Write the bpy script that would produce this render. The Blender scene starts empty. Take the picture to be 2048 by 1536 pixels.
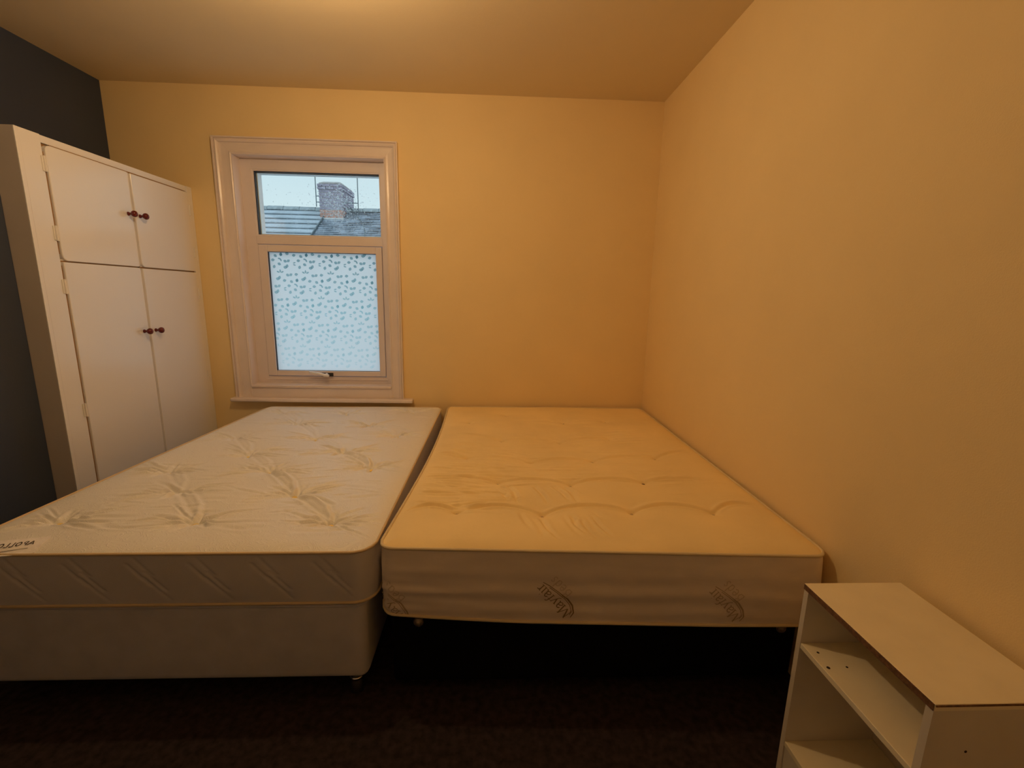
import bpy, bmesh, math, random
import numpy as np
from mathutils import Vector, Matrix

random.seed(7)
C = bpy.context.scene.collection
scene = bpy.context.scene

# ------------------------------------------------------------------ camera
cam_d = bpy.data.cameras.new('camera')
cam = bpy.data.objects.new('camera', cam_d)
C.objects.link(cam)
cam_d.sensor_fit = 'HORIZONTAL'
cam_d.sensor_width = 36.0
cam_d.lens = 36.0 * 905.0 / 2048.0
cam_d.clip_start = 0.02
cam_d.clip_end = 200
RW = ((0.99905205, 0.01146180, 0.04199566),
      (-0.03900151, -0.19284080, 0.98045464),
      (0.01933625, -0.98116311, -0.19221097))
m = Matrix.Identity(4)
for i in range(3):
    m[i][0] = RW[i][0]
    m[i][1] = -RW[i][1]
    m[i][2] = -RW[i][2]
m[2][3] = 1.43
cam.matrix_world = m
scene.camera = cam

# ------------------------------------------------------------------ world, lamp, exposure
LAMP_RGB = (1.0, 0.645, 0.32)
LAMP_STRENGTH = 640.0
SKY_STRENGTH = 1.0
w = bpy.data.worlds.new('overcast_sky')
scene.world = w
w.use_nodes = True
nt = w.node_tree
nt.nodes.clear()
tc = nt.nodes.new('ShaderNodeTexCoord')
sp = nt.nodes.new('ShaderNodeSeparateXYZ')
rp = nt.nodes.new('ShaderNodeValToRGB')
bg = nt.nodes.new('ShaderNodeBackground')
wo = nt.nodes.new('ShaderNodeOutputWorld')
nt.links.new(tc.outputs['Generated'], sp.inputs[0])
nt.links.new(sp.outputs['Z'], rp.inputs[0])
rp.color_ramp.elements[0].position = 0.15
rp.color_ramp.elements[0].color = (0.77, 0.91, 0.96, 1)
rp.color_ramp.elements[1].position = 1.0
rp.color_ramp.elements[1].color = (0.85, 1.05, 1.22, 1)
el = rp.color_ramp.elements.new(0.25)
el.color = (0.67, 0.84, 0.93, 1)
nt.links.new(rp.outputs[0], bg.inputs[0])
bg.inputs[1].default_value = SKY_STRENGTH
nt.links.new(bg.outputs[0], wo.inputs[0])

vs = scene.view_settings
vs.view_transform = 'Standard'
vs.look = 'None'
vs.gamma = 1.0
vs.use_curve_mapping = False
vs.exposure = 0.1
scene.cycles.use_denoising = True
scene.cycles.max_bounces = 14
scene.cycles.diffuse_bounces = 8
scene.cycles.transparent_max_bounces = 16
scene.cycles.sample_clamp_indirect = 6.0


# ------------------------------------------------------------------ helpers
def tag(o, label=None, cat=None, group=None, kind=None):
    if label: o['label'] = label
    if cat: o['category'] = cat
    if group: o['group'] = group
    if kind: o['kind'] = kind
    return o


def empty(name, loc=(0, 0, 0), parent=None):
    o = bpy.data.objects.new(name, None)
    o.empty_display_size = 0.1
    o.location = loc
    C.objects.link(o)
    if parent: o.parent = parent
    return o


def link_mesh(name, me, mat, parent=None, smooth=False):
    o = bpy.data.objects.new(name, me)
    C.objects.link(o)
    if mat is not None and not me.materials:
        me.materials.append(mat)
    if smooth:
        for p in me.polygons: p.use_smooth = True
    if parent is not None:
        o.parent = parent
        # vertices are given in world space: undo the parents' offset
        off = Vector((0, 0, 0))
        q = parent
        while q is not None:
            off += Vector(q.location)
            q = q.parent
        o.location = -off
    return o


def obj(name, bm, mat, parent=None, smooth=False):
    me = bpy.data.meshes.new(name)
    bm.normal_update()
    bm.to_mesh(me)
    bm.free()
    return link_mesh(name, me, mat, parent, smooth)


def add_box(bm, x0, x1, y0, y1, z0, z1, bev=0.0, seg=2):
    r = bmesh.ops.create_cube(bm, size=1.0)
    vv = r['verts']
    for v in vv:
        v.co.x = x0 + (v.co.x + .5) * (x1 - x0)
        v.co.y = y0 + (v.co.y + .5) * (y1 - y0)
        v.co.z = z0 + (v.co.z + .5) * (z1 - z0)
    if bev > 0:
        es = list({e for v in vv for e in v.link_edges})
        bmesh.ops.bevel(bm, geom=es, offset=bev, segments=seg, profile=0.5, affect='EDGES')


def box(name, dims, mat, parent=None, bev=0.0, seg=2, smooth=False):
    bm = bmesh.new()
    add_box(bm, *dims, bev=bev, seg=seg)
    return obj(name, bm, mat, parent, smooth)


def add_tube(bm, pts, r, n=8, closed=False, cap=True):
    pts = [Vector(p) for p in pts]
    k = len(pts)
    rings = []
    up0 = None
    for i, p in enumerate(pts):
        if closed:
            t = pts[(i + 1) % k] - pts[i - 1]
        else:
            t = pts[min(i + 1, k - 1)] - pts[max(i - 1, 0)]
        t.normalize()
        if up0 is None:
            up0 = Vector((0, 0, 1)) if abs(t.z) < .9 else Vector((1, 0, 0))
        s = t.cross(up0).normalized()
        u = s.cross(t).normalized()
        up0 = u
        rr = r[i] if isinstance(r, (list, tuple)) else r
        rings.append([bm.verts.new(p + s * rr * math.cos(a) + u * rr * math.sin(a))
                      for a in [2 * math.pi * j / n for j in range(n)]])
    rng = range(k) if closed else range(k - 1)
    for i in rng:
        a, b = rings[i], rings[(i + 1) % k]
        for j in range(n):
            bm.faces.new((a[j], a[(j + 1) % n], b[(j + 1) % n], b[j]))
    if not closed and cap:
        bm.faces.new(rings[0][::-1])
        bm.faces.new(rings[-1])


def add_lathe(bm, prof, origin, axis='Z', n=24):
    """prof: list of (radius, height) along axis."""
    o = Vector(origin)
    rings = []
    for r, h in prof:
        ring = []
        for j in range(n):
            a = 2 * math.pi * j / n
            c, s = r * math.cos(a), r * math.sin(a)
            v = {'Z': (c, s, h), 'X': (h, c, s), 'Y': (s, h, c)}[axis]
            ring.append(bm.verts.new(o + Vector(v)))
        rings.append(ring)
    for a, b in zip(rings, rings[1:]):
        for j in range(n):
            bm.faces.new((a[j], a[(j + 1) % n], b[(j + 1) % n], b[j]))
    bm.faces.new(rings[0][::-1])
    bm.faces.new(rings[-1])


# ------------------------------------------------------------------ materials
def new_mat(name):
    mt = bpy.data.materials.new(name)
    mt.use_nodes = True
    n = mt.node_tree
    return mt, n, n.nodes['Principled BSDF']


def mat(name, col, rough=0.6, metal=0.0, var=0.0, vscale=6.0, bump=0.0, bscale=200.0,
        spec=None, coat=0.0, sheen=0.0, stretch=None, bump2=0.0, b2scale=20.0, rvar=0.0):
    mt, n, b = new_mat(name)
    b.inputs['Base Color'].default_value = (*col, 1)
    b.inputs['Roughness'].default_value = rough
    b.inputs['Metallic'].default_value = metal
    if spec is not None: b.inputs['Specular IOR Level'].default_value = spec
    if coat: b.inputs['Coat Weight'].default_value = coat
    if sheen:
        b.inputs['Sheen Weight'].default_value = sheen
    N, L = n.nodes, n.links
    tcn = N.new('ShaderNodeTexCoord')
    mp = N.new('ShaderNodeMapping')
    L.new(tcn.outputs['Object'], mp.inputs[0])
    if stretch: mp.inputs['Scale'].default_value = stretch
    if var or rvar:
        no = N.new('ShaderNodeTexNoise')
        no.inputs['Scale'].default_value = vscale
        no.inputs['Detail'].default_value = 5
        L.new(mp.outputs[0], no.inputs[0])
        if var:
            r = N.new('ShaderNodeValToRGB')
            r.color_ramp.elements[0].position = .3
            r.color_ramp.elements[1].position = .7
            r.color_ramp.elements[0].color = (*[c * (1 - var) for c in col], 1)
            r.color_ramp.elements[1].color = (*[min(1, c * (1 + var)) for c in col], 1)
            L.new(no.outputs[0], r.inputs[0])
            L.new(r.outputs[0], b.inputs['Base Color'])
        if rvar:
            mr = N.new('ShaderNodeMapRange')
            mr.inputs['To Min'].default_value = rough - rvar
            mr.inputs['To Max'].default_value = rough + rvar
            L.new(no.outputs[0], mr.inputs[0])
            L.new(mr.outputs[0], b.inputs['Roughness'])
    last = None
    for amt, sc in ((bump, bscale), (bump2, b2scale)):
        if amt:
            nb = N.new('ShaderNodeTexNoise')
            nb.inputs['Scale'].default_value = sc
            nb.inputs['Detail'].default_value = 3
            L.new(mp.outputs[0], nb.inputs[0])
            bp = N.new('ShaderNodeBump')
            bp.inputs['Strength'].default_value = 1.0
            bp.inputs['Distance'].default_value = amt
            L.new(nb.outputs[0], bp.inputs['Height'])
            if last: L.new(last.outputs[0], bp.inputs['Normal'])
            last = bp
    if last: L.new(last.outputs[0], b.inputs['Normal'])
    return mt


M = {}
M['wall'] = mat('cream_wall_paint', (0.86, 0.68, 0.365), 0.8, var=0.02, vscale=3, bump=0.0006, bscale=260, bump2=0.002, b2scale=9)
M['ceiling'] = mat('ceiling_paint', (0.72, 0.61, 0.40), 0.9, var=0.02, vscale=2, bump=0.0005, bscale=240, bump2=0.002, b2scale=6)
M['navy'] = mat('charcoal_wall_paint', (0.045, 0.060, 0.10), 0.65, var=0.05, vscale=4, bump=0.0006, bscale=260)
M['floor'] = mat('dark_brown_carpet', (0.034, 0.026, 0.026), 0.95, var=0.35, vscale=40, bump=0.002, bscale=300, spec=0.05)
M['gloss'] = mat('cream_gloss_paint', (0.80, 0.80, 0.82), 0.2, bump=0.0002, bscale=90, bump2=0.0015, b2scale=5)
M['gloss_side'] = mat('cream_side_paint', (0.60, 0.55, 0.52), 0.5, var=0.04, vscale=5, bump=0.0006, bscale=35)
M['trim'] = mat('window_trim_gloss_paint', (0.78, 0.70, 0.68), 0.25, var=0.03, vscale=7, bump=0.0003, bscale=60)
M['upvc'] = mat('window_frame_plastic', (0.76, 0.70, 0.72), 0.32, var=0.02, vscale=9)
M['gasket'] = mat('black_gasket', (0.03, 0.03, 0.035), 0.6)
M['spacer'] = mat('glazing_spacer', (0.75, 0.82, 0.85), 0.4, metal=0.2)
M['knob'] = mat('dark_red_lacquer', (0.12, 0.008, 0.012), 0.25, coat=0.3)
M['crevice'] = mat('brown_joint', (0.30, 0.17, 0.07), 0.8)
M['chrome'] = mat('worn_chrome', (0.75, 0.74, 0.72), 0.2, metal=1.0)
M['darkmetal'] = mat('dark_metal', (0.05, 0.045, 0.04), 0.4, metal=0.6)
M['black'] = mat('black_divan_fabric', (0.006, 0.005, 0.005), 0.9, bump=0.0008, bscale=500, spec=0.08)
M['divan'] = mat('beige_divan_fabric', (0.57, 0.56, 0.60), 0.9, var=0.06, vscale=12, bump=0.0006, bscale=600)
M['border'] = mat('beige_mattress_border', (0.62, 0.60, 0.62), 0.75, var=0.04, vscale=9, bump=0.0004, bscale=700)
M['border2'] = mat('cream_mattress_border', (0.86, 0.76, 0.66), 0.85, var=0.05, vscale=7, bump=0.0005, bscale=500, stretch=(1, 1, 3))
M['pipingL'] = mat('gold_beige_piping', (0.66, 0.52, 0.32), 0.7, bump=0.0006, bscale=500)
M['pipingR'] = mat('cream_piping', (0.72, 0.60, 0.38), 0.8, bump=0.0006, bscale=500)
M['tuftL'] = mat('yellow_tuft_thread', (0.90, 0.70, 0.22), 0.8)
M['tuftR'] = mat('cream_tuft_thread', (0.60, 0.46, 0.26), 0.9)
M['tuft_dark'] = mat('brown_tuft', (0.16, 0.08, 0.03), 0.9)
M['tagw'] = mat('white_woven_label', (0.94, 0.92, 0.94), 0.7, var=0.05, vscale=60, bump=0.0005, bscale=400)
M['ink'] = mat('dark_label_thread', (0.07, 0.06, 0.055), 0.8)
M['print'] = mat('olive_brown_print', (0.30, 0.205, 0.10), 0.9)
M['print_faint'] = mat('faded_brown_print', (0.68, 0.57, 0.44), 0.9)
M['print_mid'] = mat('paler_brown_print', (0.50, 0.39, 0.26), 0.9)
M['laminate'] = mat('cream_laminate', (0.86, 0.78, 0.58), 0.5, var=0.05, vscale=8, bump=0.0002, bscale=300)
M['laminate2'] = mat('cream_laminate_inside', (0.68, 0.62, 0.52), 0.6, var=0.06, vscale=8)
M['chip'] = mat('raw_chipboard_edge', (0.17, 0.085, 0.04), 0.9, var=0.4, vscale=120, bump=0.001, bscale=300)
M['hole'] = mat('dark_screw_hole', (0.03, 0.015, 0.008), 0.9)
M['rooftile'] = mat('wet_concrete_roof_tile', (0.50, 0.56, 0.62), 0.6, var=0.15, vscale=3, bump=0.01, bscale=12)
M['slate'] = mat('old_blue_grey_slate', (0.32, 0.36, 0.42), 0.5, var=0.5, vscale=4, bump=0.02, bscale=9, stretch=(.6, 1, 1))
M['ridge'] = mat('weathered_ridge_tile', (0.34, 0.38, 0.40), 0.8, var=0.35, vscale=6)
M['mortar'] = mat('pale_mortar', (0.50, 0.47, 0.46), 0.9, var=0.2, vscale=10)
M['brick_top'] = mat('weathered_purple_brick', (0.38, 0.34, 0.42), 0.85, var=0.3, vscale=8)
M['brick_low'] = mat('orange_red_brick', (0.55, 0.30, 0.24), 0.85, var=0.35, vscale=8)
M['lead'] = mat('pale_lead_flashing', (0.66, 0.63, 0.62), 0.6, var=0.15, vscale=10)
M['render'] = mat('grey_house_render', (0.66, 0.74, 0.78), 0.9, var=0.1)
M['ground'] = mat('wet_asphalt', (0.42, 0.50, 0.55), 0.7, var=0.15)
M['aerial'] = mat('aerial_metal', (0.16, 0.20, 0.22), 0.5, metal=0.5)
M['white_plastic'] = mat('white_plastic', (0.8, 0.78, 0.74), 0.4)


def damask_mat():
    """cream top cloth woven with a glossier curling pattern"""
    mt, n, b = new_mat('cream_damask')
    N, L = n.nodes, n.links
    tcn = N.new('ShaderNodeTexCoord')
    n1 = N.new('ShaderNodeTexNoise'); n1.inputs['Scale'].default_value = 16; n1.inputs['Detail'].default_value = 1.5
    n1.inputs['Distortion'].default_value = 1.6
    L.new(tcn.outputs['Object'], n1.inputs[0])
    # thin contour lines of the noise give the curling vines
    mm = N.new('ShaderNodeMath'); mm.operation = 'MULTIPLY'; mm.inputs[1].default_value = 9.0
    L.new(n1.outputs[0], mm.inputs[0])
    fr = N.new('ShaderNodeMath'); fr.operation = 'PINGPONG'; fr.inputs[1].default_value = 0.5
    L.new(mm.outputs[0], fr.inputs[0])
    r = N.new('ShaderNodeValToRGB')
    r.color_ramp.elements[0].position = 0.0; r.color_ramp.elements[0].color = (1, 1, 1, 1)
    r.color_ramp.elements[1].position = 0.16; r.color_ramp.elements[1].color = (0, 0, 0, 1)
    L.new(fr.outputs[0], r.inputs[0])
    mx = N.new('ShaderNodeMix'); mx.data_type = 'RGBA'
    mx.inputs['A'].default_value = (0.86, 0.86, 0.84, 1)
    mx.inputs['B'].default_value = (0.92, 0.92, 0.91, 1)
    b.inputs['Specular IOR Level'].default_value = 0.8
    L.new(r.outputs[0], mx.inputs['Factor'])
    L.new(mx.outputs['Result'], b.inputs['Base Color'])
    mr = N.new('ShaderNodeMapRange'); mr.inputs['To Min'].default_value = 0.42; mr.inputs['To Max'].default_value = 0.25
    L.new(r.outputs[0], mr.inputs[0]); L.new(mr.outputs[0], b.inputs['Roughness'])
    nb = N.new('ShaderNodeTexNoise'); nb.inputs['Scale'].default_value = 500
    L.new(tcn.outputs['Object'], nb.inputs[0])
    b1 = N.new('ShaderNodeBump'); b1.inputs['Distance'].default_value = 0.0005
    L.new(nb.outputs[0], b1.inputs['Height'])
    b2 = N.new('ShaderNodeBump'); b2.inputs['Distance'].default_value = 0.0006
    L.new(r.outputs[0], b2.inputs['Height']); L.new(b1.outputs[0], b2.inputs['Normal'])
    L.new(b2.outputs[0], b.inputs['Normal'])
    return mt


M['damask'] = damask_mat()
M['topR'] = mat('plain_cream_knit', (0.93, 0.74, 0.385), 0.85, var=0.05, vscale=4, bump=0.0005, bscale=500, bump2=0.0015, b2scale=25)


def glass_pane_mat():
    mt = bpy.data.materials.new('clear_glass'); mt.use_nodes = True
    n = mt.node_tree; n.nodes.clear(); N, L = n.nodes, n.links
    out = N.new('ShaderNodeOutputMaterial')
    tr = N.new('ShaderNodeBsdfTransparent'); tr.inputs[0].default_value = (0.97, 0.99, 0.99, 1)
    gl = N.new('ShaderNodeBsdfGlossy'); gl.inputs['Roughness'].default_value = 0.02
    mx = N.new('ShaderNodeMixShader'); mx.inputs[0].default_value = 0.04
    L.new(tr.outputs[0], mx.inputs[1]); L.new(gl.outputs[0], mx.inputs[2]); L.new(mx.outputs[0], out.inputs[0])
    return mt


def drop_mat():
    mt = bpy.data.materials.new('rain_water'); mt.use_nodes = True
    n = mt.node_tree; n.nodes.clear(); N, L = n.nodes, n.links
    out = N.new('ShaderNodeOutputMaterial')
    rf = N.new('ShaderNodeBsdfRefraction'); rf.inputs['IOR'].default_value = 1.33; rf.inputs['Roughness'].default_value = 0.05
    tr = N.new('ShaderNodeBsdfTransparent')
    mx = N.new('ShaderNodeMixShader'); mx.inputs[0].default_value = 0.5
    L.new(tr.outputs[0], mx.inputs[1]); L.new(rf.outputs[0], mx.inputs[2]); L.new(mx.outputs[0], out.inputs[0])
    return mt


def film_mat():
    mt = bpy.data.materials.new('frosted_film'); mt.use_nodes = True
    n = mt.node_tree; n.nodes.clear(); N, L = n.nodes, n.links
    out = N.new('ShaderNodeOutputMaterial')
    tl = N.new('ShaderNodeBsdfTranslucent'); tl.inputs[0].default_value = (1.0, 1.0, 1.0, 1)
    df = N.new('ShaderNodeBsdfDiffuse'); df.inputs[0].default_value = (0.75, 0.8, 0.85, 1)
    mx = N.new('ShaderNodeMixShader'); mx.inputs[0].default_value = 0.08
    L.new(tl.outputs[0], mx.inputs[1]); L.new(df.outputs[0], mx.inputs[2]); L.new(mx.outputs[0], out.inputs[0])
    return mt


def leaf_mat():
    """transparent ink that tints darker near the top of the film than at its foot"""
    mt = bpy.data.materials.new('leaf_ink'); mt.use_nodes = True
    n = mt.node_tree; n.nodes.clear(); N, L = n.nodes, n.links
    out = N.new('ShaderNodeOutputMaterial')
    tr = N.new('ShaderNodeBsdfTransparent')
    tcn = N.new('ShaderNodeTexCoord'); s = N.new('ShaderNodeSeparateXYZ')
    L.new(tcn.outputs['Generated'], s.inputs[0])
    r = N.new('ShaderNodeValToRGB')
    r.color_ramp.elements[0].position = 0.0; r.color_ramp.elements[0].color = (0.86, 0.93, 0.94, 1)
    r.color_ramp.elements[1].position = 1.0; r.color_ramp.elements[1].color = (0.34, 0.47, 0.50, 1)
    e = r.color_ramp.elements.new(0.5); e.color = (0.58, 0.76, 0.79, 1)
    L.new(s.outputs['Z'], r.inputs[0]); L.new(r.outputs[0], tr.inputs[0]); L.new(tr.outputs[0], out.inputs[0])
    return mt


def emis_mat():
    mt = bpy.data.materials.new('lit_warm_bulb'); mt.use_nodes = True
    n = mt.node_tree; n.nodes.clear(); N, L = n.nodes, n.links
    out = N.new('ShaderNodeOutputMaterial'); e = N.new('ShaderNodeEmission')
    e.inputs[0].default_value = (*LAMP_RGB, 1); e.inputs[1].default_value = LAMP_STRENGTH
    L.new(e.outputs[0], out.inputs[0])
    return mt


M['glass'] = glass_pane_mat(); M['drop'] = drop_mat(); M['film'] = film_mat()
M['leaf'] = leaf_mat(); M['bulb'] = emis_mat()

# ------------------------------------------------------------------ room shell
XR, YB, ZC = 1.17, 3.42, 2.77
XA, XB, YBR = -2.62, -2.21, 2.235          # alcove wall, chimney breast face, its end
YF = -0.75
OX0, OX1, OZ0, OZ1 = -1.806, -0.770, 0.72, 2.345   # window opening
T = 0.2

tag(box('floor', (XA - T, XR + T, YF - T, YB + T, -0.1, 0.0), M['floor']), 'dark brown floor under the beds', 'floor', kind='structure')
tag(box('ceiling', (XA - T, XR + T, YF - T, YB + T, ZC, ZC + 0.1), M['ceiling']), 'plain cream painted ceiling over the room', 'ceiling', kind='structure')
bm = bmesh.new()
add_box(bm, XA - T, OX0, YB, YB + T, 0, ZC)
add_box(bm, OX1, XR + T, YB, YB + T, 0, ZC)
add_box(bm, OX0, OX1, YB, YB + T, 0, OZ0)
add_box(bm, OX0, OX1, YB, YB + T, OZ1, ZC)
tag(obj('wall_back', bm, M['wall']), 'cream painted far wall holding the window', 'wall', kind='structure')
tag(box('wall_right', (XR, XR + T, YF, YB, 0, ZC), M['wall']), 'cream painted right wall beside the bigger mattress', 'wall', kind='structure')
tag(box('wall_front', (XA - T, XR + T, YF - T, YF, 0, ZC), mat('pale_bounce_paint', (0.85, 0.85, 0.86), 0.8)), 'near-white unseen wall behind the viewer, bouncing light', 'wall', kind='structure')  # unseen wall, set near and whitened so it bounces more fill light
bm = bmesh.new()
add_box(bm, XA - T, XA, YF, YB, 0, ZC)
add_box(bm, XA, XB, 0.55, YBR, 0, ZC)
tag(obj('wall_left', bm, M['navy']), 'dark charcoal painted left wall with its chimney breast', 'wall', kind='structure')

# ------------------------------------------------------------------ window
win = tag(empty('window_1', (-1.29, YB, OZ0)), 'white two-light window with a clear top pane and leaf-patterned film below', 'window', kind='structure')
FY0, FY1 = 3.50, 3.57


def frame_boxes(bm, x0, x1, z0, z1, wl, wr, wb, wt, y0, y1, bev=0.004):
    add_box(bm, x0, x0 + wl, y0, y1, z0, z1, bev)
    add_box(bm, x1 - wr, x1, y0, y1, z0, z1, bev)
    add_box(bm, x0 + wl - .001, x1 - wr + .001, y0, y1, z0, z0 + wb, bev)
    add_box(bm, x0 + wl - .001, x1 - wr + .001, y0, y1, z1 - wt, z1, bev)


UX0, UX1, UZ0, UZ1 = -1.714, -0.834, 1.829, 2.261
bm = bmesh.new()
add_box(bm, OX0, -1.722, FY0, FY1, OZ0, OZ1, .003)
add_box(bm, -0.828, OX1, FY0, FY1, OZ0, OZ1, .003)
add_box(bm, -1.725, -0.825, FY0, FY1, OZ0, 0.787, .003)
add_box(bm, -1.725, -0.825, FY0, FY1, UZ1 + .008, OZ1, .003)
obj('frame', bm, M['upvc'], win)
box('transom', (-1.73, -0.82, FY0 - .004, FY1, 1.762, UZ0 - .008, ), M['upvc'], win, bev=.004)
# beading that holds the upper glass
bm = bmesh.new(); frame_boxes(bm, UX0 - .012, UX1 + .012, UZ0 - .012, UZ1 + .012, .012, .012, .012, .012, 3.503, 3.53, .002)
obj('glazing_bead', bm, M['upvc'], win)
bm = bmesh.new(); frame_boxes(bm, UX0 - .004, UX1 + .004, UZ0 - .004, UZ1 + .004, .009, .004, .003, .009, 3.508, 3.535, 0)
obj('gasket', bm, M['gasket'], win)
bm = bmesh.new(); frame_boxes(bm, UX0, UX1, UZ0, UZ1, .010, .008, .008, .008, 3.537, 3.552, 0)
obj('glazing_spacer', bm, M['spacer'], win)
bm = bmesh.new(); frame_boxes(bm, UX0 - .03, UX1 + .03, UZ0 - .03, UZ1 + .03, .034, .032, .034, .034, 3.558, 3.612, .002)
obj('outer_frame', bm, mat('outer_white_plastic', (.88, .88, .9), .4), win)
up = box('upper_pane', (UX0, UX1, 3.532, 3.536, UZ0, UZ1), M['glass'], win)
# rain drops sitting on the outer face of the clear pane
bm = bmesh.new()
rd = random.Random(3)


def add_drop(bm, x, z, r, y=3.5562):
    n = 7
    rows = []
    for k, (rr, hh) in enumerate(((1.0, 0.0), (.8, .28), (.4, .42))):
        rows.append([bm.verts.new((x + r * rr * math.cos(2 * math.pi * j / n), y + r * hh, z + 1.15 * r * rr * math.sin(2 * math.pi * j / n))) for j in range(n)])
    for a, b in zip(rows, rows[1:]):
        for j in range(n): bm.faces.new((a[j], a[(j + 1) % n], b[(j + 1) % n], b[j]))
    bm.faces.new(rows[-1])


for k in range(1300):
    if rd.random() < .68:
        x, z = rd.gauss(-1.14, .075), rd.gauss(2.04, .095)
    else:
        x, z = rd.uniform(UX0 + .03, UX1 - .02), UZ0 + .02 + abs(rd.gauss(0, .14))
    if not (UX0 + .02 < x < UX1 - .015 and UZ0 + .015 < z < UZ1 - .06): continue
    add_drop(bm, x, z, rd.uniform(.0016, .0050))
tag(obj('raindrops', bm, M['drop'], up, smooth=True), kind='stuff')
box('outer_pane', (UX0, UX1, 3.552, 3.556, UZ0, UZ1), M['glass'], win)

# opening sash with the patterned pane
SX0, SX1, SZ0, SZ1 = -1.717, -0.830, 0.792, 1.758
PX0, PX1, PZ0, PZ1 = -1.655, -0.874, 0.831, 1.709
sash = empty('sash', (-1.27, FY0, SZ0), win); sash.location = Vector((-1.27, FY0, SZ0)) - win.location
bm = bmesh.new()
frame_boxes(bm, SX0, SX1, SZ0, SZ1, PX0 - SX0, SX1 - PX1, PZ0 - SZ0, SZ1 - PZ1, 3.488, 3.55, .004)
bpy.data.objects.remove(sash)
sash = obj('sash', bm, M['upvc'], win)
bm = bmesh.new(); frame_boxes(bm, PX0 - .003, PX1 + .003, PZ0 - .003, PZ1 + .003, .005, .004, .003, .005, 3.495, 3.515, 0)
obj('gasket', bm, M['gasket'], win)
lp = box('lower_pane', (PX0, PX1, 3.516, 3.520, PZ0, PZ1), M['glass'], win)
fl = box('frosted_film', (PX0, PX1, 3.5135, 3.5150, PZ0, PZ1), M['film'], lp)

# printed leaves on the film
bm = bmesh.new()


def leaf(bm, x, z, ln, wd, ang):
    if not (PX0 + .012 < x < PX1 - .010 and PZ0 + .012 < z < PZ1 - .006): return
    ca, sa = math.cos(ang), math.sin(ang)
    pts = []
    for t, s in ((-.5, 0), (-.28, .75), (0, 1), (.25, .7), (.5, 0), (.25, -.7), (0, -1), (-.28, -.75)):
        px, pz = t * ln, s * wd / 2
        pts.append(bm.verts.new((x + px * ca - pz * sa, 3.5126, z + px * sa + pz * ca)))
    bm.faces.new(pts)


motifs = [('t', 415, 295), ('p', 500, 328, 0), ('l', 568, 320, .2), ('q', 395, 360, 0), ('l', 452, 380, .3),
          ('l', 518, 390, -.6), ('l', 570, 375, 1.2), ('a', 555, 425, 0), ('l', 492, 430, .1), ('p', 380, 437, .1),
          ('o', 452, 460, 0), ('l', 550, 467, -.5), ('q', 370, 490, 0), ('l', 500, 492, 1.2), ('l', 330, 375, 1.3)]
k = 0.00076
for i in range(-6, 7):
    for j in range(-4, 7):
        ox, oy = 242 * i + 137 * j, 3 * i + 243 * j
        for mo in motifs:
            x = -1.64 + (mo[1] + ox - 100) * k; z = 1.705 - (mo[2] + oy - 115) * k
            t = mo[0]
            if t == 'l': leaf(bm, x, z, .027, .021, mo[3])
            elif t == 'p':
                leaf(bm, x - .011, z, .027, .021, -.5); leaf(bm, x + .012, z + .003, .027, .020, .6)
            elif t == 'q':
                leaf(bm, x - .005, z - .004, .029, .022, -.2); leaf(bm, x + .008, z + .006, .027, .021, 1.2)
            elif t == 'a':
                leaf(bm, x, z + .006, .026, .012, -.3); leaf(bm, x + .010, z - .004, .020, .012, -1.1)
            elif t == 'o':
                leaf(bm, x, z + .007, .022, .010, .3); leaf(bm, x, z - .008, .022, .010, -.3)
            else:
                leaf(bm, x - .014, z - .003, .024, .012, -.5); leaf(bm, x + .001, z + .004, .026, .012, 1.6); leaf(bm, x + .016, z - .003, .024, .012, .5)
tag(obj('leaf_print', bm, M['leaf'], lp), kind='stuff')
# window handle
bm = bmesh.new()
add_tube(bm, [(-1.275, 3.482, .806), (-1.275, 3.455, .806)], .011, 12)
add_tube(bm, [(-1.252, 3.452, .800), (-1.285, 3.452, .806), (-1.33, 3.448, .818), (-1.395, 3.447, .829)], [.010, .011, .009, .008], 10)
hd = tag(obj('handle', bm, mat('satin_silver', (.92, .93, .96), .3, metal=.1), sash, smooth=True), 'silver window handle')
box('handle_plate', (-1.318, -1.228, 3.478, 3.489, .790, .818), M['darkmetal'], hd, bev=.004)
box('glazing_bead', (-1.735, -0.815, 3.493, 3.502, .758, .768), M['upvc'], win, bev=.003)
# jamb lining and inner board
bm = bmesh.new()
add_box(bm, OX0 - .002, OX0 + .004, 3.405, 3.50, OZ0, OZ1)
add_box(bm, OX1 - .004, OX1 + .002, 3.405, 3.50, OZ0, OZ1)
add_box(bm, OX0, OX1, 3.405, 3.50, OZ1 - .004, OZ1 + .002)
obj('jamb_lining', bm, M['trim'], win)
box('inner_board', (OX0, OX1, 3.392, 3.50, .715, .735), M['trim'], win, bev=.006, seg=3)
# moulded architrave
prof = [(0.0, 0.0), (0.0, 0.016), (0.006, 0.020), (0.014, 0.016), (0.030, 0.015), (0.062, 0.017), (0.074, 0.020), (0.078, 0.030), (0.088, 0.036), (0.098, 0.033), (0.103, 0.026), (0.106, 0.036), (0.114, 0.036), (0.114, 0.0)]
bm = bmesh.new()
rows = []
for dd, h in prof:
    y = YB - h
    rows.append([bm.verts.new(c) for c in ((OX0 - dd, y, .64), (OX0 - dd, y, OZ1 + dd * .9), (OX1 + dd * .81, y, OZ1 + dd * .9), (OX1 + dd * .81, y, .64))])
for a, b in zip(rows, rows[1:]):
    for j in range(3): bm.faces.new((a[j], b[j], b[j + 1], a[j + 1]))
bmesh.ops.recalc_face_normals(bm, faces=bm.faces)
obj('architrave', bm, M['trim'], win)
bm = bmesh.new()
add_box(bm, OX0 - .004, OX1 + .004, 3.404, YB, .64, .715, .003)
obj('apron', bm, M['trim'], win)
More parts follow.
